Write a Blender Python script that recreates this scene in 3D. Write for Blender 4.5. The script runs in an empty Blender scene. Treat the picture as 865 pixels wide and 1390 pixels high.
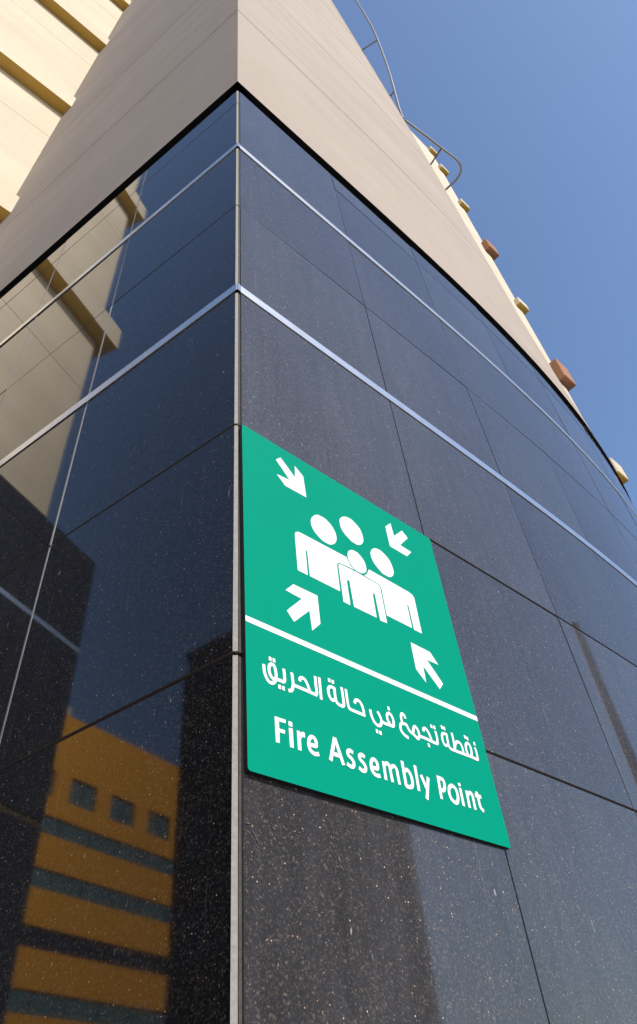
import bpy, bmesh, math, random
import numpy as np
from mathutils import Vector, Matrix
random.seed(7)
PI = math.pi
scene = bpy.context.scene
U = 0.4                       # metres per module unit (a granite panel is about 1.9 units)
CAM_Z = 1.6                   # eye height; module heights are counted from the eye level

# ---------------------------------------------------------------- camera
cam_data = bpy.data.cameras.new('camera')
cam = bpy.data.objects.new('camera', cam_data)
scene.collection.objects.link(cam)
scene.camera = cam
yaw, pitch, roll = (math.radians(a) for a in (-9.72765638, 135.97769075, -6.82194491))
cam.matrix_world = (Matrix.Translation((0, -3.0*U, CAM_Z)) @ Matrix.Rotation(yaw, 4, 'Z')
                    @ Matrix.Rotation(pitch, 4, 'X') @ Matrix.Rotation(roll, 4, 'Z'))
cam_data.sensor_fit = 'VERTICAL'
cam_data.sensor_height = 36
cam_data.lens = 953.009/1390*36
cam_data.shift_x = (432.5-433.53)/1390
cam_data.shift_y = -(695-661.67)/1390
cam_data.clip_start = 0.02
cam_data.clip_end = 5000

# ---------------------------------------------------------------- sky and sun
SUN_AZ, SUN_EL = math.radians(-50.0), math.radians(38.0)
world = bpy.data.worlds.new('World')
scene.world = world
world.use_nodes = True
wn = world.node_tree
sky = wn.nodes.new('ShaderNodeTexSky')
sky.sky_type = 'NISHITA'
sky.sun_disc = False
sky.sun_elevation = SUN_EL
sky.sun_rotation = PI/2 - SUN_AZ
sky.air_density = 1.0
sky.dust_density = 1.3
sky.ozone_density = 4.0
bg = wn.nodes['Background']
wn.links.new(sky.outputs['Color'], bg.inputs['Color'])
bg.inputs['Strength'].default_value = 0.15
sun_data = bpy.data.lights.new('sun', 'SUN')
sun_data.energy = 2.85
sun_data.angle = math.radians(0.5)
sun_data.color = (1.0, 0.925, 0.82)
sun = bpy.data.objects.new('sun', sun_data)
scene.collection.objects.link(sun)
sd = Vector((math.cos(SUN_EL)*math.cos(SUN_AZ), math.cos(SUN_EL)*math.sin(SUN_AZ), math.sin(SUN_EL)))
sun.rotation_euler = sd.to_track_quat('Z', 'Y').to_euler()
sun.location = (0, -20, 30)
vs = scene.view_settings
vs.view_transform = 'Standard'
vs.look = 'None'
vs.exposure = 0.54
vs.gamma = 1.0
vs.use_curve_mapping = False
scene.cycles.use_denoising = True
scene.cycles.max_bounces = 8

# ---------------------------------------------------------------- material helpers
def new_mat(name):
    m = bpy.data.materials.new(name)
    m.use_nodes = True
    nt = m.node_tree
    return m, nt, nt.nodes['Principled BSDF']
def N(nt, typ, **kw):
    n = nt.nodes.new(typ)
    for k, v in kw.items():
        if isinstance(k, str) and k.startswith('i_'):
            n.inputs[k[2:]].default_value = v
        else:
            setattr(n, k, v)
    return n
def mapping(nt, scale=(1, 1, 1), offset_by_object=True):
    tc = N(nt, 'ShaderNodeTexCoord')
    mp = N(nt, 'ShaderNodeMapping')
    mp.inputs['Scale'].default_value = scale
    nt.links.new(tc.outputs['Object'], mp.inputs['Vector'])
    return mp.outputs['Vector']
def noise(nt, vec, scale, detail=3, rough=0.55, dim='3D'):
    n = N(nt, 'ShaderNodeTexNoise')
    n.inputs['Scale'].default_value = scale
    n.inputs['Detail'].default_value = detail
    n.inputs['Roughness'].default_value = rough
    nt.links.new(vec, n.inputs['Vector'])
    return n.outputs['Fac']
def ramp(nt, fac, stops):
    r = N(nt, 'ShaderNodeValToRGB')
    el = r.color_ramp.elements
    while len(el) > 1:
        el.remove(el[-1])
    el[0].position = stops[0][0]; el[0].color = stops[0][1] if len(stops[0][1]) == 4 else (*stops[0][1], 1)
    for p, c in stops[1:]:
        e = el.new(p); e.color = (*c, 1) if len(c) == 3 else c
    nt.links.new(fac, r.inputs['Fac'])
    return r.outputs['Color']
def g(v):
    return (v, v, v)
def mix(nt, fac, a, b, blend='MIX'):
    m = N(nt, 'ShaderNodeMix', data_type='RGBA', blend_type=blend)
    for s, v in ((m.inputs[0], fac), (m.inputs[6], a), (m.inputs[7], b)):
        if hasattr(v, 'is_linked') or isinstance(v, bpy.types.NodeSocket):
            nt.links.new(v, s)
        elif isinstance(v, (int, float)):
            s.default_value = v
        else:
            s.default_value = (*v, 1)
    return m.outputs[2]
def mth(nt, op, a, b=0.0, clamp=False):
    m = N(nt, 'ShaderNodeMath', operation=op, use_clamp=clamp)
    for s, v in ((m.inputs[0], a), (m.inputs[1], b)):
        if isinstance(v, bpy.types.NodeSocket):
            nt.links.new(v, s)
        else:
            s.default_value = v
    return m.outputs[0]
def bump(nt, bsdf, h, strength=0.3, dist=0.002):
    b = N(nt, 'ShaderNodeBump')
    b.inputs['Strength'].default_value = strength
    b.inputs['Distance'].default_value = dist
    nt.links.new(h, b.inputs['Height'])
    nt.links.new(b.outputs['Normal'], bsdf.inputs['Normal'])

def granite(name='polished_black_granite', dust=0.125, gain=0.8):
    m, nt, b = new_mat(name)
    v = mapping(nt)
    oi = N(nt, 'ShaderNodeObjectInfo')
    # crystalline grain a couple of millimetres across
    vor = N(nt, 'ShaderNodeTexVoronoi', feature='F1')
    vor.inputs['Scale'].default_value = 330
    nt.links.new(v, vor.inputs['Vector'])
    sep = N(nt, 'ShaderNodeSeparateColor')
    nt.links.new(vor.outputs['Color'], sep.inputs['Color'])
    grain = ramp(nt, sep.outputs[0], [(0.0, (.002, .002, .002)), (0.4, (.008, .007, .006)), (0.75, (.026, .021, .018)), (0.93, (.070, .055, .043)), (1.0, (.15, .115, .085))])
    blot = noise(nt, v, 7, 4)
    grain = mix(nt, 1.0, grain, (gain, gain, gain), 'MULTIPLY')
    grain = mix(nt, ramp(nt, blot, [(0.3, g(.0)), (0.7, g(.35))]), grain, (.008, .008, .011))
    # bronze mica flakes
    vf = N(nt, 'ShaderNodeTexVoronoi', feature='F1')
    vf.inputs['Scale'].default_value = 190
    nt.links.new(v, vf.inputs['Vector'])
    sf = N(nt, 'ShaderNodeSeparateColor')
    nt.links.new(vf.outputs['Color'], sf.inputs['Color'])
    sel = mth(nt, 'GREATER_THAN', sf.outputs[1], mth(nt, 'SUBTRACT', 1.02, mth(nt, 'MULTIPLY', blot, 0.24)))
    size = mth(nt, 'MULTIPLY', sf.outputs[2], 0.22)
    flake = mth(nt, 'MULTIPLY', sel, mth(nt, 'LESS_THAN', vf.outputs['Distance'], mth(nt, 'ADD', size, 0.05)))
    fcol = ramp(nt, sf.outputs[0], [(0.0, (.26, .14, .06)), (0.5, (.58, .34, .16)), (0.85, (.80, .56, .32)), (1.0, (.88, .78, .62))])
    col = mix(nt, mth(nt, 'MULTIPLY', flake, .35+.65*gain), grain, fcol)
    # dust film: cloudy, with fine vertical rain streaks
    vs_ = mapping(nt, (16, 16, 0.9))
    st = noise(nt, vs_, 1.6, 6, 0.65)
    vc = mapping(nt, (1, 1, 0.55))
    cl = noise(nt, vc, 1.3, 5, 0.6)
    film = mth(nt, 'MULTIPLY', ramp(nt, st, [(0.28, g(.62)), (0.74, g(1.0))]), ramp(nt, cl, [(0.28, g(.45)), (0.75, g(1.0))]))
    rnd = mth(nt, 'ADD', mth(nt, 'MULTIPLY', oi.outputs['Random'], 0.55), 0.72)
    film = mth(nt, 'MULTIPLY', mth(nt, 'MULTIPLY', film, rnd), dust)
    col = mix(nt, film, col, (.455, .465, .52))
    # stray scuffs, drips and lime specks
    sc = noise(nt, mapping(nt, (60, 60, 22)), 1.5, 2, .5)
    scf = ramp(nt, sc, [(0.735, g(0)), (0.80, g(.5))])
    dr = noise(nt, mapping(nt, (70, 70, 2.2)), 1.3, 3, .6)
    drf = ramp(nt, dr, [(0.66, g(0)), (0.80, g(.10))])
    col = mix(nt, scf, col, (.55, .53, .5))
    col = mix(nt, drf, col, (.5, .5, .52))
    nt.links.new(col, b.inputs['Base Color'])
    ro = mth(nt, 'ADD', mth(nt, 'MULTIPLY', st, 0.05), 0.012)
    nt.links.new(mth(nt, 'ADD', ro, mth(nt, 'MULTIPLY', flake, 0.3)), b.inputs['Roughness'])
    b.inputs['IOR'].default_value = 1.52
    w = noise(nt, v, 1.1, 2)
    bump(nt, b, w, 0.12, 0.004)
    return m
def stucco(name, c1, c2, streak=0.0, grit=0.5, bdist=0.0015):
    m, nt, b = new_mat(name)
    v = mapping(nt)
    n1 = noise(nt, v, 1.1, 6, .6)
    n2 = noise(nt, v, 160, 3, .7)
    col = mix(nt, ramp(nt, n1, [(0.3, g(0)), (0.7, g(1))]), c1, c2)
    col = mix(nt, mth(nt, 'MULTIPLY', n2, 0.25*grit), col, tuple(x*.45 for x in c1))
    if streak:
        h = noise(nt, mapping(nt, (.25, .25, 1.9)), 1.5, 4, .5)  # level bands: grazing-light relief on beige put into colour, stains on cream
        col = mix(nt, ramp(nt, h, [(0.35, g(streak)), (0.62, g(0))]), col, tuple(x*.62 for x in c1))
        d = noise(nt, mapping(nt, (9, 9, .35)), 1.3, 4, .6)
        col = mix(nt, ramp(nt, d, [(0.5, g(0)), (0.8, g(streak*.5))]), col, tuple(x*.6 for x in c1))
    oi = N(nt, 'ShaderNodeObjectInfo')
    col = mix(nt, mth(nt, 'MULTIPLY', oi.outputs['Random'], .10), col, tuple(x*.5 for x in c1))
    nt.links.new(col, b.inputs['Base Color'])
    b.inputs['Roughness'].default_value = 0.9
    b.inputs['Specular IOR Level'].default_value = 0.2
    hh = mth(nt, 'ADD', n2, mth(nt, 'MULTIPLY', n1, 2.0))
    bump(nt, b, hh, 0.5, bdist)
    return m
def plain(name, c, rough=.7, metal=0.0, var=0.25, scale=40, ior=None):
    m, nt, b = new_mat(name)
    v = mapping(nt)
    n = noise(nt, v, scale, 4, .6)
    nt.links.new(mix(nt, ramp(nt, n, [(0.3, g(0)), (0.7, g(1))]), c, tuple(x*(1-var) for x in c)), b.inputs['Base Color'])
    b.inputs['Roughness'].default_value = rough
    b.inputs['Metallic'].default_value = metal
    if ior: b.inputs['IOR'].default_value = ior
    return m

M = {}
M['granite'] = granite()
M['granite_shade_tone'] = granite('shade_toned_black_granite', 0.022, 0.5)  # darker granite copy for left face and wing, shade put into its colour
M['sawn'] = plain('sawn_granite_edge', (.16, .14, .12), .8, var=.4, scale=200)
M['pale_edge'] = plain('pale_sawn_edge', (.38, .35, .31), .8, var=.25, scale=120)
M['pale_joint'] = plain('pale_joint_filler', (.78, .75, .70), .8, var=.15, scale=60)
M['grey_edge'] = plain('darker_grey_edge', (.075, .066, .056), .85, var=.5, scale=90)  # darker grey than the pale strip beside it
M['sealant'] = plain('brown_joint_sealant', (.15, .10, .062), .85, var=.5, scale=60)
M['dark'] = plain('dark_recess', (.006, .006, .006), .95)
M['steel'] = plain('brushed_steel', (.82, .82, .81), .27, 1.0, var=.12, scale=14)
M['beige'] = stucco('beige_sprayed_render', (.445, .370, .308), (.485, .408, .345), streak=.17, grit=.9, bdist=.003)
M['cream'] = stucco('cream_painted_render', (.66, .565, .425), (.71, .615, .475), streak=.22, grit=.25)
M['ochre'] = stucco('ochre_painted_soffit', (.60, .385, .09), (.64, .42, .11), grit=.3)
M['terracotta'] = stucco('terracotta_painted_render', (.36, .18, .10), (.42, .22, .13), grit=.3)
M['green'] = plain('green_sign_film', (.0, .258, .164), .6, var=.015, scale=3)
M['green'].node_tree.nodes['Principled BSDF'].inputs['Specular IOR Level'].default_value = .03
M['white'] = plain('white_vinyl', (.86, .86, .86), .35, var=.01, scale=3)
M['black_edge'] = plain('black_board_edge', (.01, .01, .01), .6)
M['galv'] = plain('grey_painted_tube', (.27, .25, .25), .5, .2)
M['orange'] = stucco('orange_stucco', (.88, .38, .03), (.92, .41, .035), grit=.2)
M['teal_glass'] = plain('blue_grey_glazing', (.10, .19, .20), .3, var=.3, scale=.6)  # sky reflection of the glazing put into its base colour
M['mast'] = plain('weathered_grey_pole', (.13, .125, .125), .6, .1)
M['umber'] = stucco('dark_umber_cladding', (.045, .035, .03), (.055, .045, .04), grit=.2)
M['dark_glass'] = plain('dark_window_glass', (.01, .012, .014), .1, var=.1)

# ---------------------------------------------------------------- object helpers
col = scene.collection
def empty(name, loc=(0, 0, 0), label=None, cat=None, group=None):
    o = bpy.data.objects.new(name, None)
    o.location = loc
    o.empty_display_size = 0.2
    col.objects.link(o)
    if label: o['label'] = label
    if cat: o['category'] = cat
    if group: o['group'] = group
    bpy.context.view_layer.update()
    return o
def link_mesh(name, bm, mats, parent=None, label=None, smooth=False):
    bmesh.ops.recalc_face_normals(bm, faces=bm.faces)
    me = bpy.data.meshes.new(name)
    bm.to_mesh(me)
    bm.free()
    for m in (mats if isinstance(mats, (list, tuple)) else [mats]):
        me.materials.append(m)
    if smooth:
        for p in me.polygons: p.use_smooth = True
    o = bpy.data.objects.new(name, me)
    col.objects.link(o)
    if parent is not None:
        o.parent = parent
        o.matrix_parent_inverse = parent.matrix_world.inverted()
    if label: o['label'] = label
    return o
def W3(x, y, z):
    return Vector((x*U, y*U, CAM_Z + z*U))

# plan of the corner building, in module units
AL, AR = math.radians(139.22261977), math.radians(37.21048708)
dL = np.array([math.cos(AL), math.sin(AL)]); nL = np.array([-dL[1], dL[0]])
dR = np.array([math.cos(AR), math.sin(AR)]); nR = np.array([dR[1], -dR[0]])
SS = np.linspace(0, 20, 401)
_h = AR - 0.00761132*SS + 0.00216566*SS**2
_d = SS[1]
CX = np.concatenate([[0], np.cumsum((np.cos(_h)[1:]+np.cos(_h)[:-1])/2*_d)])
CY = np.concatenate([[0], np.cumsum((np.sin(_h)[1:]+np.sin(_h)[:-1])/2*_d)])
def curve_left(s):
    return dL*s, nL, dL
def curve_right(s):
    h = np.interp(s, SS, _h)
    t = np.array([math.cos(h), math.sin(h)])
    if s < 0: return dR*s, nR, dR
    return np.array([np.interp(s, SS, CX), np.interp(s, SS, CY)]), np.array([t[1], -t[0]]), t
SB = 8.05
B = dL*SB
def curve_wing(s):
    return B - dR*s, nR, -dR
def slab(bm, curve, s0, s1, zs, out, inn, nseg=1, front=0, side=1, tilt=(0, 0)):
    """wall slab along a plan curve; s0/s1 may be functions of z; front faces get material `front`."""
    f0 = s0 if callable(s0) else (lambda z: s0)
    f1 = s1 if callable(s1) else (lambda z: s1)
    F, I = [], []
    for z in zs:
        a, b = f0(z), f1(z)
        rf, ri = [], []
        for k in range(nseg+1):
            s = a + (b-a)*k/nseg
            p, n, t = curve(s)
            q = p + n*(out + tilt[0]*(k/nseg-.5) + tilt[1]*((z-zs[0])/(zs[-1]-zs[0])-.5)); rf.append(bm.verts.new(W3(q[0], q[1], z)))
            q = p + n*inn; ri.append(bm.verts.new(W3(q[0], q[1], z)))
        F.append(rf); I.append(ri)
    def face(vs_, mi):
        f = bm.faces.new(vs_); f.material_index = mi
    nz = len(zs)
    for j in range(nz-1):
        for k in range(nseg):
            face((F[j][k], F[j][k+1], F[j+1][k+1], F[j+1][k]), front)
            face((I[j][k], I[j+1][k], I[j+1][k+1], I[j][k+1]), side)
        face((F[j][0], F[j+1][0], I[j+1][0], I[j][0]), side)
        face((F[j][nseg], I[j][nseg], I[j+1][nseg], F[j+1][nseg]), side)
    for j, flip in ((0, 0), (nz-1, 1)):
        for k in range(nseg):
            face((F[j][k], I[j][k], I[j][k+1], F[j][k+1]), side)
    return bm
def slab_obj(name, curve, s0, s1, zs, out, inn, mats, parent, nseg=1, label=None, side=1, smooth=False):
    tilt = (random.uniform(-.004, .004), random.uniform(-.004, .004)) if name == 'granite_panel' else (0, 0)
    bm = slab(bmesh.new(), curve, s0, s1, zs, out, inn, nseg, 0, side, tilt)
    return link_mesh(name, bm, mats, parent, label)
def box_dir(bm, o, ax, ay, lx, ly, z0, z1, mi=0):
    """box from plan point o along unit plan axes ax, ay."""
    o = np.array(o, float)
    pts = [o, o+ax*lx, o+ax*lx+ay*ly, o+ay*ly]
    lo = [bm.verts.new(W3(q[0], q[1], z0)) for q in pts]
    hi = [bm.verts.new(W3(q[0], q[1], z1)) for q in pts]
    fs = [bm.faces.new(lo[::-1]), bm.faces.new(hi)]
    for i in range(4):
        j = (i+1) % 4
        fs.append(bm.faces.new((lo[i], lo[j], hi[j], hi[i])))
    for f in fs: f.material_index = mi
    return bm
def tube(bm, pts, r, seg=10):
    pts = [Vector(p) for p in pts]
    rings = []
    prev = None
    for i, p in enumerate(pts):
        t = ((pts[min(i+1, len(pts)-1)] - p).normalized() + (p - pts[max(i-1, 0)]).normalized()).normalized()
        if prev is None:
            a = t.orthogonal().normalized()
        else:
            a = (prev - t*prev.dot(t)).normalized()
        prev = a
        b = t.cross(a)
        rings.append([bm.verts.new(p + (a*math.cos(2*PI*k/seg) + b*math.sin(2*PI*k/seg))*r) for k in range(seg)])
    for i in range(len(rings)-1):
        for k in range(seg):
            bm.faces.new((rings[i][k], rings[i][(k+1) % seg], rings[i+1][(k+1) % seg], rings[i+1][k]))
    bm.faces.new(rings[0][::-1]); bm.faces.new(rings[-1])
    return bm
def spline(pts, n=6, closed=False):
    P = [np.array(p, float) for p in pts]
    out = []
    m = len(P)
    rng = range(m if closed else m-1)
    for i in rng:
        if closed:
            a, b, c, d = P[i-1], P[i], P[(i+1) % m], P[(i+2) % m]
        else:
            a, b, c, d = P[max(i-1, 0)], P[i], P[i+1], P[min(i+2, m-1)]
        for k in range(n):
            t = k/n
            out.append(.5*((2*b)+(c-a)*t+(2*a-5*b+4*c-d)*t*t+(3*b-a-3*c+d)*t**3))
    if not closed: out.append(P[-1])
    return out
SIGN_ARABIC = [[(44.5,223.5),(45.4,209.2),(50.0,197.2),(57.3,190.0),(66.0,190.7),(71.9,196.9),(75.2,205.8),(75.4,217.7),(72.1,230.4),(65.9,233.2),(59.5,227.9),(57.6,217.4),(60.7,206.7),(67.6,200.9),(77.7,202.4)],[(75.0,202.2),(86.6,202.9),(93.8,202.7),(97.7,207.6),(97.9,217.5),(97.2,231.6)],[(118.5,230.2),(119.5,218.9),(120.0,207.2),(117.8,195.7),(113.2,189.3),(108.1,187.7)],[(119.3,204.0),(136.8,203.9),(160.1,203.1),(181.3,202.0)],[(139.4,220.7),(140.5,226.1),(146.7,229.4),(154.5,226.8),(159.7,218.5),(163.6,209.8),(166.0,203.6)],[(184.5,244.2),(184.2,222.6),(185.1,208.8),(181.2,200.8)],[(196.2,245.5),(196.1,222.5),(195.9,197.3)],[(239.7,235.3),(229.8,236.4),(222.2,231.6),(219.5,222.1),(222.3,210.5),(228.7,204.9),(239.3,209.8)],[(238.8,236.7),(238.7,222.2),(239.6,208.3),(244.4,201.3),(252.4,199.6),(259.5,200.4),(262.4,206.3),(262.6,223.8),(261.9,243.9)],[(274.4,243.4),(274.8,221.5),(276.2,205.6),(280.7,199.9),(300.5,198.8),(321.8,198.3)],[(322.4,197.3),(322.1,209.5),(319.0,221.9),(312.0,228.7),(302.1,227.7),(297.2,219.9)],[(344.5,216.4),(346.1,204.0),(351.4,192.4),(359.8,186.4),(367.4,186.9),(373.9,192.5),(376.6,200.7),(374.3,210.8),(369.0,219.2)],[(376.1,201.4),(385.9,197.9),(401.3,198.3),(412.8,198.5),(417.1,205.1),(417.5,216.9),(412.7,226.0),(405.7,227.6),(399.1,221.5),(398.3,210.4),(404.6,201.4)],[(462.0,233.2),(458.9,239.7),(452.1,240.2),(447.5,231.9),(447.4,221.6),(450.6,215.8)],[(450.0,218.2),(441.4,210.6),(439.0,199.0),(444.7,190.6),(452.7,186.3),(459.7,184.9)],[(448.2,215.4),(461.8,216.5),(466.1,208.8),(471.5,202.4),(483.2,198.4)],[(480.9,198.3),(484.3,210.2),(489.6,219.1),(496.1,219.7),(501.0,213.3),(502.2,203.4),(498.5,194.3),(493.6,191.6),(487.6,195.6),(479.9,198.8)],[(500.4,199.8),(521.2,200.2),(544.7,198.5),(562.9,198.0),(566.4,202.3),(568.3,216.7),(567.3,228.6)],[(521.3,218.2),(523.6,224.2),(531.4,226.4),(538.2,220.4),(543.0,209.6),(545.4,199.2)],[(610.5,233.1),(597.1,232.7),(590.2,226.6),(588.2,215.5),(590.7,205.0),(597.4,202.4),(608.6,208.1)],[(609.0,234.0),(608.1,221.0),(607.7,205.2),(614.1,198.3),(633.7,197.9),(659.3,198.0),(680.1,198.2),(701.0,198.0),(714.6,197.4),(717.1,206.0),(717.5,220.3),(716.2,227.1)],[(631.7,242.1),(632.1,231.1),(631.4,218.6),(628.9,200.5)],[(631.8,206.5),(636.9,217.4),(646.5,224.8),(656.3,224.1),(661.4,216.1),(662.2,201.4)],[(680.9,200.5),(677.3,211.5),(679.1,224.4),(686.8,232.2),(695.1,231.0),(698.4,220.6),(695.9,207.6),(690.3,199.1)]]
SIGN_DOTS = [(61.3,243.6),(71.4,243.6),(82.8,187.4),(92.8,187.5),(225.2,250.2),(235.7,249.8),(356.1,170.4),(366.6,169.7),(407.8,239.8),(530.1,184.9),(555.2,238.6),(565.8,238.7),(596.1,248.1),(604.8,247.5),(683.7,247.2),(692.5,245.6),(717.6,238.7)]
SIGN_STROKES = [('e',[(151.1,86.7),(169.6,87.1)],0),('e',[(169.4,85.8),(169.8,97.5),(165.2,103.5),(157.9,103.3),(151.6,95.8),(149.9,83.2),(154.4,74.2),(164.0,70.7),(175.3,73.3)],1),('A',[(223.2,119.6),(205.1,67.7)],0),('A',[(222.9,119.6),(240.1,67.1)],0),('A',[(212.7,83.9),(232.6,84.2)],0),('s',[(271.7,100.4),(264.1,103.2),(257.1,99.9),(256.9,92.1),(265.6,86.4),(270.5,78.9),(267.0,70.8),(258.9,69.5),(250.4,73.1)],1),('s',[(305.7,100.3),(298.0,103.2),(290.7,99.8),(290.7,92.4),(299.7,85.7),(304.3,78.2),(300.5,70.4),(292.7,69.4),(284.4,73.3)],1),('e',[(321.7,83.6),(340.9,83.6)],0),('e',[(340.2,82.5),(341.5,94.9),(336.2,101.6),(328.7,100.8),(322.8,93.5),(321.4,80.6),(326.6,72.2),(334.8,68.9),(345.7,70.4)],1),('m',[(361.6,105.2),(361.3,65.7)],0),('m',[(362.7,98.0),(372.5,103.6),(378.7,99.5),(380.2,82.0),(381.4,65.6)],1),('m',[(381.1,96.3),(392.5,102.7),(400.3,98.2),(401.5,83.4),(402.2,65.3)],1),('b',[(423.2,121.5),(423.2,66.1)],0),('b',[(422.4,98.2),(435.9,104.5),(444.9,94.9),(445.7,77.8),(438.4,68.1),(422.0,66.7)],1),('l',[(464.5,121.7),(463.1,65.4)],0),('y',[(480.0,104.1),(491.1,75.9)],0),('y',[(503.5,104.2),(493.8,76.6),(484.7,52.3)],0),('P',[(539.6,116.4),(536.7,64.1)],0),('P',[(539.1,112.1),(556.3,111.0),(558.2,98.1),(550.8,86.2),(536.8,86.1)],1),('o',[(574.5,97.5),(585.2,104.3),(596.7,100.0),(599.8,85.2),(593.8,70.5),(584.0,66.4),(572.6,72.9),(569.6,85.4),(574.5,97.5)],2),('i',[(614.9,117.2),(615.0,110.1)],0),('i',[(614.8,105.9),(613.8,64.9)],0),('n',[(637.2,104.7),(634.9,65.6)],0),('n',[(636.9,95.8),(651.4,102.7),(656.6,94.4),(655.2,65.3)],1),('t',[(676.4,110.9),(677.1,90.0),(678.3,75.2),(687.9,68.0)],1),('t',[(667.0,100.6),(690.3,101.3)],0)]
SIGN_POLYS = [('F',[(66.6,120.2),(94.2,120.8),(93.7,113.5),(76.9,112.9),(76.7,98.2),(91.0,98.4),(90.5,91.2),(76.9,90.9),(76.0,69.3),(67.0,68.6)]),('i',[(101.1,120.3),(110.5,120.6),(110.9,110.9),(101.1,110.6)]),('i',[(100.8,106.6),(111.0,107.4),(110.7,68.7),(101.3,68.2)]),('r',[(121.5,107.1),(129.7,107.1),(130.1,103.6),(136.5,108.5),(141.9,107.5),(141.5,97.3),(135.5,98.0),(130.6,92.1),(130.1,68.3),(121.0,68.1)])]
SIGN_PICS = [('arrow',[(113.9,886.3),(131.2,907.1),(180.1,858.6),(182.6,907.7),(211.7,883.9),(215.2,803.4),(141.2,801.0),(113.8,828.4),(158.9,834.7)],0),('arrow',[(538.5,878.3),(567.1,908.7),(571.6,858.5),(618.5,906.3),(639.7,886.8),(592.4,833.2),(641.0,830.3),(614.4,799.9),(541.0,801.4)],0),('arrow',[(116.7,443.7),(142.4,472.2),(217.5,473.1),(217.7,393.3),(189.4,363.3),(186.6,416.9),(136.2,364.9),(116.7,387.2),(165.1,440.4)],0),('arrow',[(543.6,469.5),(619.2,468.2),(643.8,438.1),(597.4,436.8),(644.9,382.1),(625.4,360.6),(575.5,410.7),(573.2,361.4),(543.0,390.2)],0),('head',[(222.1,716.3),(230.4,739.2),(247.1,756.6),(266.0,760.5),(282.7,758.7),(304.5,741.9),(313.7,713.3),(305.8,687.7),(286.9,671.4),(268.5,669.1),(252.6,672.6),(229.2,690.7)],1),('head',[(335.1,782.9),(342.5,800.5),(358.5,814.9),(377.5,820.3),(393.5,817.5),(418.0,799.0),(424.4,765.6),(415.9,743.8),(399.1,729.9),(382.7,728.1),(365.7,732.7),(340.7,753.2)],1),('head',[(348.0,668.9),(354.9,684.8),(367.6,695.3),(381.2,697.3),(393.2,695.2),(411.6,678.1),(415.5,654.1),(409.9,638.6),(395.8,628.0),(381.6,625.6),(368.2,628.0),(350.4,644.5)],1),('head',[(444.8,720.1),(453.1,741.2),(467.8,754.1),(484.2,758.5),(499.4,756.0),(525.0,738.3),(533.4,704.2),(525.5,682.6),(510.4,670.4),(492.5,668.9),(477.8,671.6),(452.0,694.0)],1),('figure',[(160.7,636.2),(163.4,646.3),(172.0,653.5),(181.4,654.8),(342.7,656.6),(346.1,645.6),(352.9,632.5),(366.1,625.4),(338.7,623.7),(310.1,621.4),(304.2,617.0),(300.6,607.5),(299.0,523.8),(199.2,523.6),(198.4,603.7),(195.7,603.8),(192.8,599.3),(192.2,523.2),(160.6,523.2)],0),('figure',[(306.1,608.3),(308.8,616.5),(314.6,618.2),(368.2,620.7),(447.9,617.6),(456.0,615.7),(460.0,608.3),(461.2,495.1),(435.7,493.1),(432.4,573.9),(428.6,577.6),(423.6,570.7),(423.1,496.4),(342.8,495.6),(339.8,574.6),(335.5,577.3),(329.6,571.6),(329.8,494.7),(306.8,494.8)],0),('figure',[(425.7,656.0),(584.6,651.7),(597.3,647.7),(603.4,638.9),(601.8,520.3),(570.7,519.2),(568.5,599.1),(565.3,600.3),(562.6,594.6),(563.6,522.0),(465.6,521.7),(464.7,606.8),(460.6,617.9),(452.7,620.6),(401.2,623.6),(410.6,629.9),(419.2,643.4)],0)]
SIGN_LINE = [(-2.3,325.8),(765.0,324.0),(763.4,308.9),(-2.1,314.1)]
# ================================================================ THE SETTING
def sheet(name, x0, y0, x1, y1, z, mat):
    bm = bmesh.new()
    vs_ = [bm.verts.new((x, y, z)) for x, y in ((x0, y0), (x1, y0), (x1, y1), (x0, y1))]
    bm.faces.new(vs_)
    o = link_mesh(name, bm, mat)
    o['kind'] = 'structure'
    return o
M['asphalt'] = plain('asphalt', (.055, .054, .052), .9, var=.4, scale=30)
M['sand'] = plain('sandy_ground', (.30, .26, .20), .95, var=.25, scale=.4)
M['paving'] = plain('concrete_paving', (.26, .245, .22), .85, var=.25, scale=9)
sheet('ground', -3000, -3000, 3000, 3000, -0.13, M['sand'])
sheet('road', -120, -26, 120, -9, -0.126, M['asphalt'])
bm = bmesh.new()
for q in ((-60, -8.8), (60, -8.8), (60, 30), (-60, 30)):
    bm.verts.new((*q, 0))
bm.verts.ensure_lookup_table()
f = bm.faces.new(bm.verts[:])
r = bmesh.ops.extrude_face_region(bm, geom=[f])
for v in r['geom']:
    if isinstance(v, bmesh.types.BMVert): v.co.z = -0.125
pv = link_mesh('pavement', bm, M['paving'])
pv['kind'] = 'structure'

# ================================================================ CORNER BUILDING
GZ = -CAM_Z/U                                   # ground level in units
bld = empty('office_building', (0, 0, 0),
            'corner office building with black polished granite base, beige rendered prow and cream towers behind', 'building')
P = bld
COURSES = [-3.95, -1.75, 0.08, 1.970, 3.781, 5.681, 7.509, 9.339, 11.17, 11.80]
STEEL = {5.681, 9.339}
TOP, BEIGE0 = 11.80, 12.02
GV = 0.006
WL, WR = 1.893, 1.910
G = 0.012                                       # half joint
TH = 0.030

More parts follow.
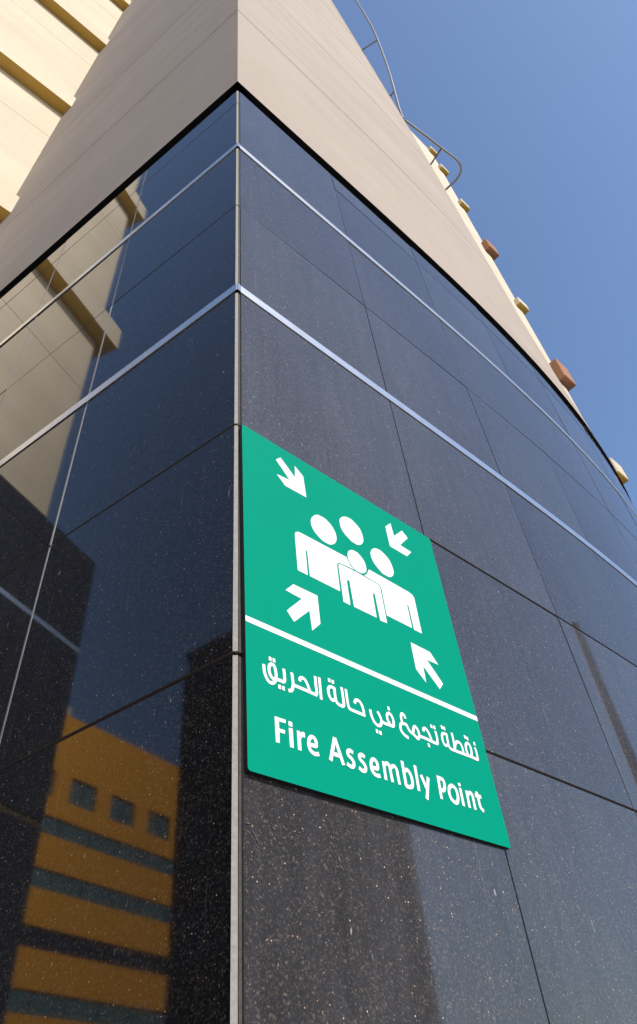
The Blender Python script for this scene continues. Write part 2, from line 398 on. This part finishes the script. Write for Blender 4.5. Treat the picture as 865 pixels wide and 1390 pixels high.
# concrete core behind the stone
slab_obj('podium_core', curve_left, 0.06, SB+.3, [GZ, TOP+.02], -TH, -1.5, [M['sealant'], M['dark']], P)
slab_obj('podium_core', curve_right, 0.06, 17.0, [GZ, TOP+.02], -TH, -1.4, [M['sealant'], M['dark']], P, nseg=34)
slab_obj('podium_core', curve_wing, -.4, 5.72, [GZ, TOP-.5+.02], -TH, -9.0, [M['sealant'], M['umber']], P)
slab_obj('shadow_gap', curve_left, 0.0, SB+.3, [TOP, BEIGE0+.02], -0.14, -1.4, [M['dark'], M['dark']], P)  # near-black lining puts the recess's shade into its colour
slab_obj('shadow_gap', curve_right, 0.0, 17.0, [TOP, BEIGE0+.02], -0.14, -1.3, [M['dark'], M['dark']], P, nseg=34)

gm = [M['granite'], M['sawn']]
gm_shade = [M['granite_shade_tone'], M['sawn']]
def zrange(i):
    z0, z1 = COURSES[i], COURSES[i+1]
    a = z0 + (0.066 if z0 in STEEL else G)
    b = z1 - (0.066 if z1 in STEEL else G)
    return [a, b]
WD = .5                                          # the side wing's base sits half a unit lower
CR_L, CR_R = 0.019, 0.044                       # stone stops short of the arris
for i in range(len(COURSES)-1):
    zr = zrange(i)
    s = CR_L; k = 1
    while s < SB:
        e = min(WL*k, SB+.25)
        j = random.uniform(-.002, .002)
        slab_obj('granite_panel', curve_left, s + (G if k > 1 else 0), e-G, zr, j, -TH-.02, gm_shade, P)
        s = e; k += 1
        if e > SB: break
    s = CR_R; k = 1
    while s < 16.5:
        e = WR*k
        j = random.uniform(-.002, .002)
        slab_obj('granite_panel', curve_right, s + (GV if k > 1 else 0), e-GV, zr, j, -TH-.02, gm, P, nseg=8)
        s = e; k += 1
    s = -.1; k = 1
    for e in (1.9, 3.81, 5.72):
        slab_obj('granite_panel', curve_wing, s + G, e-G, [max(GZ, q-WD) for q in zr], 0.0, -TH-.02, gm_shade, P)
        s = e
    # pale joint strips between the stones on the shaded face
    for k in (1, 2, 3, 4):
        slab_obj('joint_strip', curve_left, WL*k-.0065, WL*k+.0065, zr, -.004, -TH-.01, [M['pale_joint']]*2, P)
    # arris of the corner: pale sawn return and grey return
    bm = bmesh.new()
    A = dL*CR_L; C_ = dR*CR_R; Mid = np.array([.012, -.002]) if False else np.array([0.0115, 0.0115])
    inn = np.array([0.004, 0.09])
    def prism(bm, pts, z0, z1):
        lo = [bm.verts.new(W3(q[0], q[1], z0)) for q in pts]
        hi = [bm.verts.new(W3(q[0], q[1], z1)) for q in pts]
        bm.faces.new(lo[::-1]); bm.faces.new(hi)
        for a in range(len(pts)):
            b = (a+1) % len(pts)
            bm.faces.new((lo[a], lo[b], hi[b], hi[a]))
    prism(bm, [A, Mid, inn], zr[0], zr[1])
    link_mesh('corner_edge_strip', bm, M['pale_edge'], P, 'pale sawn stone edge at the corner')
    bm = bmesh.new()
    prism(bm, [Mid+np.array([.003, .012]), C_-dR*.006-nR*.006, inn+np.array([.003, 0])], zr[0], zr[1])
    link_mesh('corner_edge_strip', bm, M['grey_edge'], P, 'darker grey stone edge at the corner')

# stainless bands, top and bottom turned in; one length per three stones
for z in sorted(STEEL):
    zz = [z-.056, z+.056]
    so = .012
    slab_obj('steel_band', curve_left, -0.02, WL*2-.004, zz, so, -.03, [M['steel']]*2, P)
    slab_obj('steel_band', curve_left, WL*2+.004, SB+.2, zz, so, -.03, [M['steel']]*2, P)
    slab_obj('steel_band', curve_right, -0.012, WR*2-.004, zz, so, -.03, [M['steel']]*2, P, nseg=8)
    for k in range(1, 4):
        slab_obj('steel_band', curve_right, WR*2*k+.004, WR*2*(k+1)-.004, zz, so, -.03, [M['steel']]*2, P, nseg=10)
    if z > 8: slab_obj('steel_band', curve_wing, -.1, 5.72, [q-WD for q in zz], so, -.03, [M['steel']]*2, P)

# a scratch and a smear of old adhesive on the stone under the board
M['scuff'] = plain('pale_scuff', (.10, .10, .108), .8, var=.6, scale=300)
bm = bmesh.new()
for pts in ([(.083, 1.139), (.086, 1.141), (.125, 1.088), (.121, 1.086)], [(.128, 1.085), (.131, 1.081), (.176, 1.022), (.170, 1.026)], [(.055, 1.158), (.062, 1.168), (.074, 1.160), (.066, 1.156)]):
    vv = []
    for s, z in pts:
        q = dR*s + nR*.006
        vv.append(bm.verts.new(W3(q[0], q[1], z)))
    bm.faces.new(vv)
link_mesh('scratch', bm, M['scuff'], P, 'pale scratch on the granite below the sign')

# black capping over the curved stone where the render stops
slab_obj('capping', curve_right, 10.2, 17.0, [TOP+.004, TOP+.2], .042, -1.45, [M['dark'], M['dark']], P, nseg=16)

# beige rendered prow above
RK = [(11.9, 10.7), (12.6, 10.1), (13.5, 9.5), (15, 9.05), (20, 8.6), (28, 7.85), (43, 6.2), (60, 4.3)]
def rk(z):
    return float(np.interp(z, [a for a, b in RK], [b for a, b in RK]))
bjl = [BEIGE0, 17.42, 23.9, 30.4, 36.9, 43.4, 50.0, 58.0]
bmats = [M['beige'], M['beige']]
bmats0 = [M['beige'], M['dark']]  # side faces near-black: shade under the render put into the colour
BO = .05
# corner of the two outward faces
cosang = float(dL @ dR)
bis = (nL + nR); bis = bis/np.linalg.norm(bis)
for i in range(len(bjl)-1):
    z0, z1 = bjl[i], bjl[i+1]
    g0 = 0 if i == 0 else .02
    zs = [z0+g0, z1-.02]
    n = max(2, int((z1-z0)/1.0))
    zl = [zs[0] + (zs[1]-zs[0])*t/n for t in range(n+1)]
    c = BO/float(bis @ nL)
    # corner start where the two front planes meet
    sl = float((bis*c) @ dL); sr = float((bis*c) @ dR)
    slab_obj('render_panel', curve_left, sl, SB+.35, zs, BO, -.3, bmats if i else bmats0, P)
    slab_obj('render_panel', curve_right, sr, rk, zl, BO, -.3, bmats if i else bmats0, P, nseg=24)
zl = [BEIGE0+.1 + (57.5-BEIGE0)*t/30 for t in range(31)]
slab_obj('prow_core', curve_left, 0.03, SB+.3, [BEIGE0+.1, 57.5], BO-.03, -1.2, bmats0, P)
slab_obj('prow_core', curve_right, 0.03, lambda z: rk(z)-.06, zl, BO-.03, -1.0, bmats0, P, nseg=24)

# cream wing to the left: wall panels between projecting ledges
ZT = 64.0
EW = 3.95
slab_obj('wing_core', curve_wing, -.4, EW-.03, [TOP-.5, ZT], -.03, -12, [M['cream'], M['cream']], P)
led = [18.55, 27.65, 36.75, 45.85, 54.95]
joints = [16.1, 25.3, 34.35, 43.4, 52.6]
cm = [M['cream'], M['cream']]
zprev = TOP - .47
for jz, lz in zip(joints, led):
    for a, b in ((zprev, jz-.012), (jz+.012, lz)):
        slab_obj('wall_panel', curve_wing, -.35, EW, [a, b], 0, -.5, cm, P)
        bm = bmesh.new()
        E = B - dR*EW
        box_dir(bm, E+dR*.3-nR*.5, -nR, -dR, 11.4, .3+.0, a, b)
        link_mesh('wall_panel', bm, M['cream'], P)
    # ledge: cream fascia, ochre soffit
    bm = slab(bmesh.new(), curve_wing, -.35, EW+.45, [lz, lz+1.0], .45, -12.4, 1, 0, 0)
    bm.faces.ensure_lookup_table()
    bmesh.ops.recalc_face_normals(bm, faces=bm.faces)
    for f in bm.faces:
        if f.normal.z < -.5: f.material_index = 1
    link_mesh('ledge', bm, [M['cream'], M['ochre']], P, 'projecting cream ledge with ochre underside')
    zprev = lz + 1.0
slab_obj('wall_panel', curve_wing, -.35, EW, [zprev, ZT], 0, -.5, cm, P)

# cream tower to the right, behind the prow
T = 16.5*np.array([math.cos(math.radians(49.90)), math.sin(math.radians(49.90))]) + np.array([0, -3.0])
def curve_tower(s):
    return T - dR*s, nR, -dR
TZ = 40.1
slab_obj('tower_core', curve_tower, .03, 6.0, [TOP-.4, TZ-.3], -.03, -7, cm, P)
tj = [TOP-.4, 16.4, 20.9, 25.4, 29.9, 34.4, 38.5, TZ]
for a, b in zip(tj[:-1], tj[1:]):
    slab_obj('wall_panel', curve_tower, 0, 6.02, [a+.01, b-.01], 0, -7.02, cm, P)
def corbel(z, h, p, mat, under, lab):
    bm = bmesh.new()
    box_dir(bm, T + dR*p + nR*p*.8, -dR, -nR, p+.35, p*.8+.5, z, z+h)
    bmesh.ops.recalc_face_normals(bm, faces=bm.faces)
    bmesh.ops.bevel(bm, geom=[e for e in bm.edges], offset=.012, segments=1, affect='EDGES')
    for f in bm.faces:
        if f.normal.z < -.5: f.material_index = 1
    link_mesh('corbel', bm, [mat, under], P, lab)
for z in (13.55, 22.9, 32.3, 36.9, 39.6):
    corbel(z, .62 if z < 16 else .42, .25, M['cream'], M['ochre'], 'small cream corbel with ochre underside')
for z, hh in ((18.1, 1.0), (27.5, .75)):
    corbel(z, hh, .33, M['terracotta'], M['terracotta'], 'larger terracotta corbel')

# ================================================================ RAILS
def rail_tube(name, pts, r, par):
    return link_mesh(name, tube(bmesh.new(), [W3(*p) for p in pts], r*U, 12), M['galv'], par, smooth=True)
ra = empty('safety_rail', W3(6.19, 4.77, 28.3), 'bent vertical grey tube rail standing off the beige wall near the top of the photo', 'rail')
r1 = [(5.35, 2.75, 45.5), (5.55, 2.95, 43.2), (5.73, 3.13, 41.07), (5.87, 3.28, 39.19), (6.01, 3.47, 36.93), (6.08, 3.66, 35.47), (6.13, 3.91, 33.75), (6.16, 4.16, 32.1),
      (6.16, 4.45, 30.41), (6.16, 4.68, 29.11), (6.19, 4.79, 28.3)]
rail_tube('rail_tube', spline(r1, 4), .042, ra)
rail_tube('bracket', [(6.09, 3.66, 35.45), (5.40, 4.36, 36.2)], .032, ra)
rail_tube('bracket', [(6.155, 4.42, 30.55), (5.90, 4.78, 30.5)], .032, ra)
rb = empty('guard_rail', W3(6.21, 4.77, 28.17), 'horizontal grey tube guard rail with a rounded end projecting past the roof edge', 'rail')
r2 = [(6.21, 4.79, 28.17), (7.16, 5.31, 28.17), (7.83, 5.70, 28.17), (8.40, 6.02, 28.17), (8.68, 6.25, 28.17), (8.78, 6.52, 28.17), (8.68, 6.84, 28.17), (8.42, 7.15, 28.17), (7.9, 7.75, 28.17)]
rail_tube('rail_tube', spline(r2, 5), .042, rb)
rail_tube('bracket', [(7.83, 5.70, 28.17), (7.50, 6.38, 28.17), (7.3, 6.8, 28.17)], .034, rb)

# ================================================================ THE SIGN
sg = empty('fire_assembly_sign', (0, 0, 0), 'green fire assembly point sign with white figures, arrows, Arabic and English lettering on the granite', 'sign')
S0, Z0 = 0.046, 1.372                           # lower left corner of the board on the wall
off0 = .002
def SP(u, v, d):
    """board millimetres -> world, d metres in front of the board face"""
    u = u - 9*(v/952)*(1-u/762)                 # the board hangs a touch out of square
    s = S0*U + u/1000*1.905*U/.762
    q = dR*s + nR*((off0+.027)*U + d)
    return Vector((q[0], q[1], CAM_Z + Z0*U + v/1000*2.39*U/.952))
BW, BH = 762, 952
def round_rect(r=7, n=5):
    pts = []
    for cx, cy, a0 in ((BW-r, r, -90), (BW-r, BH-r, 0), (r, BH-r, 90), (r, r, 180)):
        for k in range(n+1):
            a = math.radians(a0+90*k/n)
            pts.append((cx+r*math.cos(a), cy+r*math.sin(a)))
    return pts
def plate(name, pts, d0, d1, mats, par, label=None):
    bm = bmesh.new()
    hi = [bm.verts.new(SP(u, v, d1)) for u, v in pts]
    lo = [bm.verts.new(SP(u, v, d0)) for u, v in pts]
    f = bm.faces.new(hi); f.material_index = 0; f.normal_update()
    b = bm.faces.new(lo[::-1]); b.material_index = min(1, len(mats)-1); b.normal_update()
    n = len(pts)
    for i in range(n):
        q = bm.faces.new((lo[i], lo[(i+1) % n], hi[(i+1) % n], hi[i]))
        q.material_index = min(1, len(mats)-1)
    bmesh.ops.triangulate(bm, faces=[f, b])
    return link_mesh(name, bm, mats, par, label)
plate('board', round_rect(), -.027*U, 0, [M['green'], M['black_edge']], sg)
VT = .0006
_lift = [0]
def ribbon(bm, pts, w, closed=False, cap=0.0):
    _lift[0] += 1
    d = VT + .00004*(_lift[0] % 12)
    P_ = [np.array(p, float) for p in pts]
    n = len(P_)
    if cap and not closed:
        a = P_[0]-P_[1]; P_[0] = P_[0] + a/np.linalg.norm(a)*cap
        a = P_[-1]-P_[-2]; P_[-1] = P_[-1] + a/np.linalg.norm(a)*cap
    L_, R_ = [], []
    for i in range(n):
        a = P_[i]-P_[i-1] if (i > 0 or closed) else P_[1]-P_[0]
        b = P_[(i+1) % n]-P_[i] if (i < n-1 or closed) else P_[-1]-P_[-2]
        a = a/np.linalg.norm(a); b = b/np.linalg.norm(b)
        t = a+b; t = t/np.linalg.norm(t)
        m = np.array([-t[1], t[0]])
        k = min(1/max(.5, float(m @ np.array([-a[1], a[0]]))), 1.6)
        L_.append(bm.verts.new(SP(*(P_[i]+m*w/2*k), d)))
        R_.append(bm.verts.new(SP(*(P_[i]-m*w/2*k), d)))
    for i in range(n if closed else n-1):
        j = (i+1) % n
        bm.faces.new((L_[i], R_[i], R_[j], L_[j]))
def smooth_pts(p, closed=False):
    return spline(p, 5, closed)
wm = [M['white']]
# pictogram
plab = ['upper left', 'upper right', 'lower left', 'lower right']
ai = 0
for kind, pts, sm in SIGN_PICS:
    q = smooth_pts(pts, True) if sm else [np.array(p) for p in pts]
    nm = {'arrow': 'arrow', 'head': 'pictogram_head', 'figure': 'pictogram_body'}[kind]
    plate(nm, [tuple(p) for p in q], .0002, VT, wm, sg)
plate('divider_line', [(0.5, 311.6), (0.5, 325.6), (BW-.5, 325.6), (BW-.5, 311.6)], .0002, VT, wm, sg)
# Arabic words, right to left
words = [(0, 7, (0, 1, 2, 3)), (7, 11, (4, 5)), (11, 13, (6, 7, 8)), (13, 19, (9, 10, 11)), (19, 24, (12, 13, 14, 15, 16))]
AWD = 7.5
for a, b, dd in words:
    bm = bmesh.new()
    for st in SIGN_ARABIC[a:b]:
        ribbon(bm, smooth_pts(st), AWD, cap=2.0)
    for k in dd:
        u, v = SIGN_DOTS[k]
        r_ = 4.6
        _lift[0] += 1
        vv = [bm.verts.new(SP(u+x*r_*.78, v+y*r_, VT+.0006)) for x, y in ((-1, -1), (1, -1), (1, 1), (-1, 1))]
        bm.faces.new(vv)
    link_mesh('arabic_word', bm, M['white'], sg)
# English letters
EWD = 8.8
letters = {}
x = -1e9
k = 0
seq = [('e', 2), ('A', 3), ('s', 1), ('s', 1), ('e', 2), ('m', 3), ('b', 2), ('l', 1), ('y', 2), ('P', 2), ('o', 1), ('i', 2), ('n', 2), ('t', 2)]
idx = 0
for ch, cnt in seq:
    bm = bmesh.new()
    for c_, pts, mode in SIGN_STROKES[idx:idx+cnt]:
        if mode == 0: q = [np.array(p, float) for p in pts]
        elif mode == 1: q = smooth_pts(pts)
        else: q = smooth_pts(pts[:-1], True)
        ribbon(bm, q, EWD if ch not in 'sem' else EWD*.93, closed=(mode == 2))
    idx += cnt
    link_mesh('letter_'+ch.lower(), bm, M['white'], sg)
bm = None
for ch, pts in SIGN_POLYS:
    plate('letter_'+ch.lower(), pts, .0002, VT, wm, sg)

# ================================================================ BUILDINGS ACROSS THE STREET (seen mirrored in the granite)
TL = np.array([-110.44, 11.34]); dF = np.array([-.68964, -.72415]); nF = np.array([-dF[1], dF[0]])
if nF @ (np.array([0, 0])-TL) < 0: nF = -nF
ob = empty('orange_building', W3(TL[0], TL[1], GZ), 'orange rendered office block with square windows and ribbon windows across the street', 'building')
def fbox(name, u0, u1, z0, z1, out, inn, mat, par, label=None):
    bm = bmesh.new()
    o = TL + dF*u0 + nF*out
    box_dir(bm, o, dF, -nF, u1-u0, out-inn, z0, z1)
    return link_mesh(name, bm, mat, par, label)
UL, UR = -36.0, 62.0
def solid(z0, z1): fbox('wall', UL, UR, z0, z1, 0, -30, M['orange'], ob)
ribs = [(44.75-7.15*k-2.6, 44.75-7.15*k) for k in range(0, 7)]
wz = (47.5, 51.5)
solid(wz[1], 61.3)
fbox('chimney', -.9, .35, 61.3, 63.0, -.3, -2, M['cream'], ob)
wins = []
u = 3.6 - 8.8*4
while u + 5.6 < UR: wins.append((u, u+5.5)); u += 8.8
pu = UL
for a, b in wins:
    if a > pu: fbox('wall', pu, a, wz[0], wz[1], 0, -30, M['orange'], ob)
    w_ = fbox('window', a, b, wz[0], wz[1], -.5, -1.5, M['teal_glass'], ob)
    fbox('frame', (a+b)/2-.12, (a+b)/2+.12, wz[0], wz[1], -.38, -.5, M['umber'], w_)
    pu = b
fbox('wall', pu, UR, wz[0], wz[1], 0, -30, M['orange'], ob)
zt = wz[0]
for a, b in ribs:
    solid(b, zt)
    w_ = fbox('ribbon_window', UL, UR, a, b, -.35, -2, M['dark_glass' if abs(a-27.85) < 1 else 'teal_glass'], ob)
    u = UL + 3
    while u < UR - 1:
        fbox('mullion', u, u+.16, a, b, -.26, -.35, M['umber'], w_)
        u += 6.0
    zt = a
solid(GZ, zt)

def dark_building(name, P1, ax, ay, lx, ly, h, label, nwin, floors):
    e_ = empty(name, W3(P1[0], P1[1], GZ), label, 'building')
    bm = bmesh.new(); box_dir(bm, P1, ax, ay, lx, ly, GZ, h)
    link_mesh('wall', bm, M['umber'], e_)
    bm = bmesh.new(); box_dir(bm, np.array(P1)-ax*.3-ay*.3, ax, ay, lx+.6, ly+.6, h, h+.7)
    link_mesh('parapet', bm, M['umber'], e_)
    step = lx/nwin
    fh = (h-GZ)/floors
    for j in range(floors):
        for i in range(nwin):
            bm = bmesh.new()
            o = np.array(P1)+ax*(step*(i+.25)) - ay*.06
            box_dir(bm, o, ax, ay, step*.5, .2, GZ+fh*(j+.3), GZ+fh*(j+.75))
            link_mesh('window', bm, M['dark_glass'], e_)
ax = np.array([.765, -.644]); ay = np.array([-.644, -.765])
dark_building('brown_building', (-70.0, -4.75), ax, ay, 44, 26, 47.2, 'dark brown office block in shade across the street, left of the camera', 7, 6)
ax = np.array([-.12, -.993]); ay = np.array([.993, -.12])
dark_building('umber_building', (60.8, -2.25), ax, ay, 46, 26, 32.0, 'low dark brown block in shade beyond the right of the pavement', 7, 4)

# steel floodlight mast mirrored as a dark stripe in the right-hand granite
lp = np.array([41.9, 13.6])
lamp = empty('flagpole', W3(lp[0], lp[1], GZ), 'tall dark tapered flagpole with a ball finial beyond the right end of the pavement', 'flagpole')
bm = bmesh.new()
n_ = 16
prev = None
for z, r in ((GZ, .95), (GZ+.6, .95), (GZ+.7, .70), (27.5, .26)):
    ring = [bm.verts.new(W3(lp[0]+r*math.cos(2*PI*k/n_), lp[1]+r*math.sin(2*PI*k/n_), z)) for k in range(n_)]
    if prev:
        for k in range(n_): bm.faces.new((prev[k], prev[(k+1) % n_], ring[(k+1) % n_], ring[k]))
    else: bm.faces.new(ring[::-1])
    prev = ring
bm.faces.new(prev)
link_mesh('pole', bm, M['mast'], lamp, smooth=True)
bm = bmesh.new()
bmesh.ops.create_uvsphere(bm, u_segments=12, v_segments=8, radius=.35*U, matrix=Matrix.Translation(W3(lp[0], lp[1], 27.7)))
link_mesh('finial', bm, M['galv'], lamp, smooth=True)
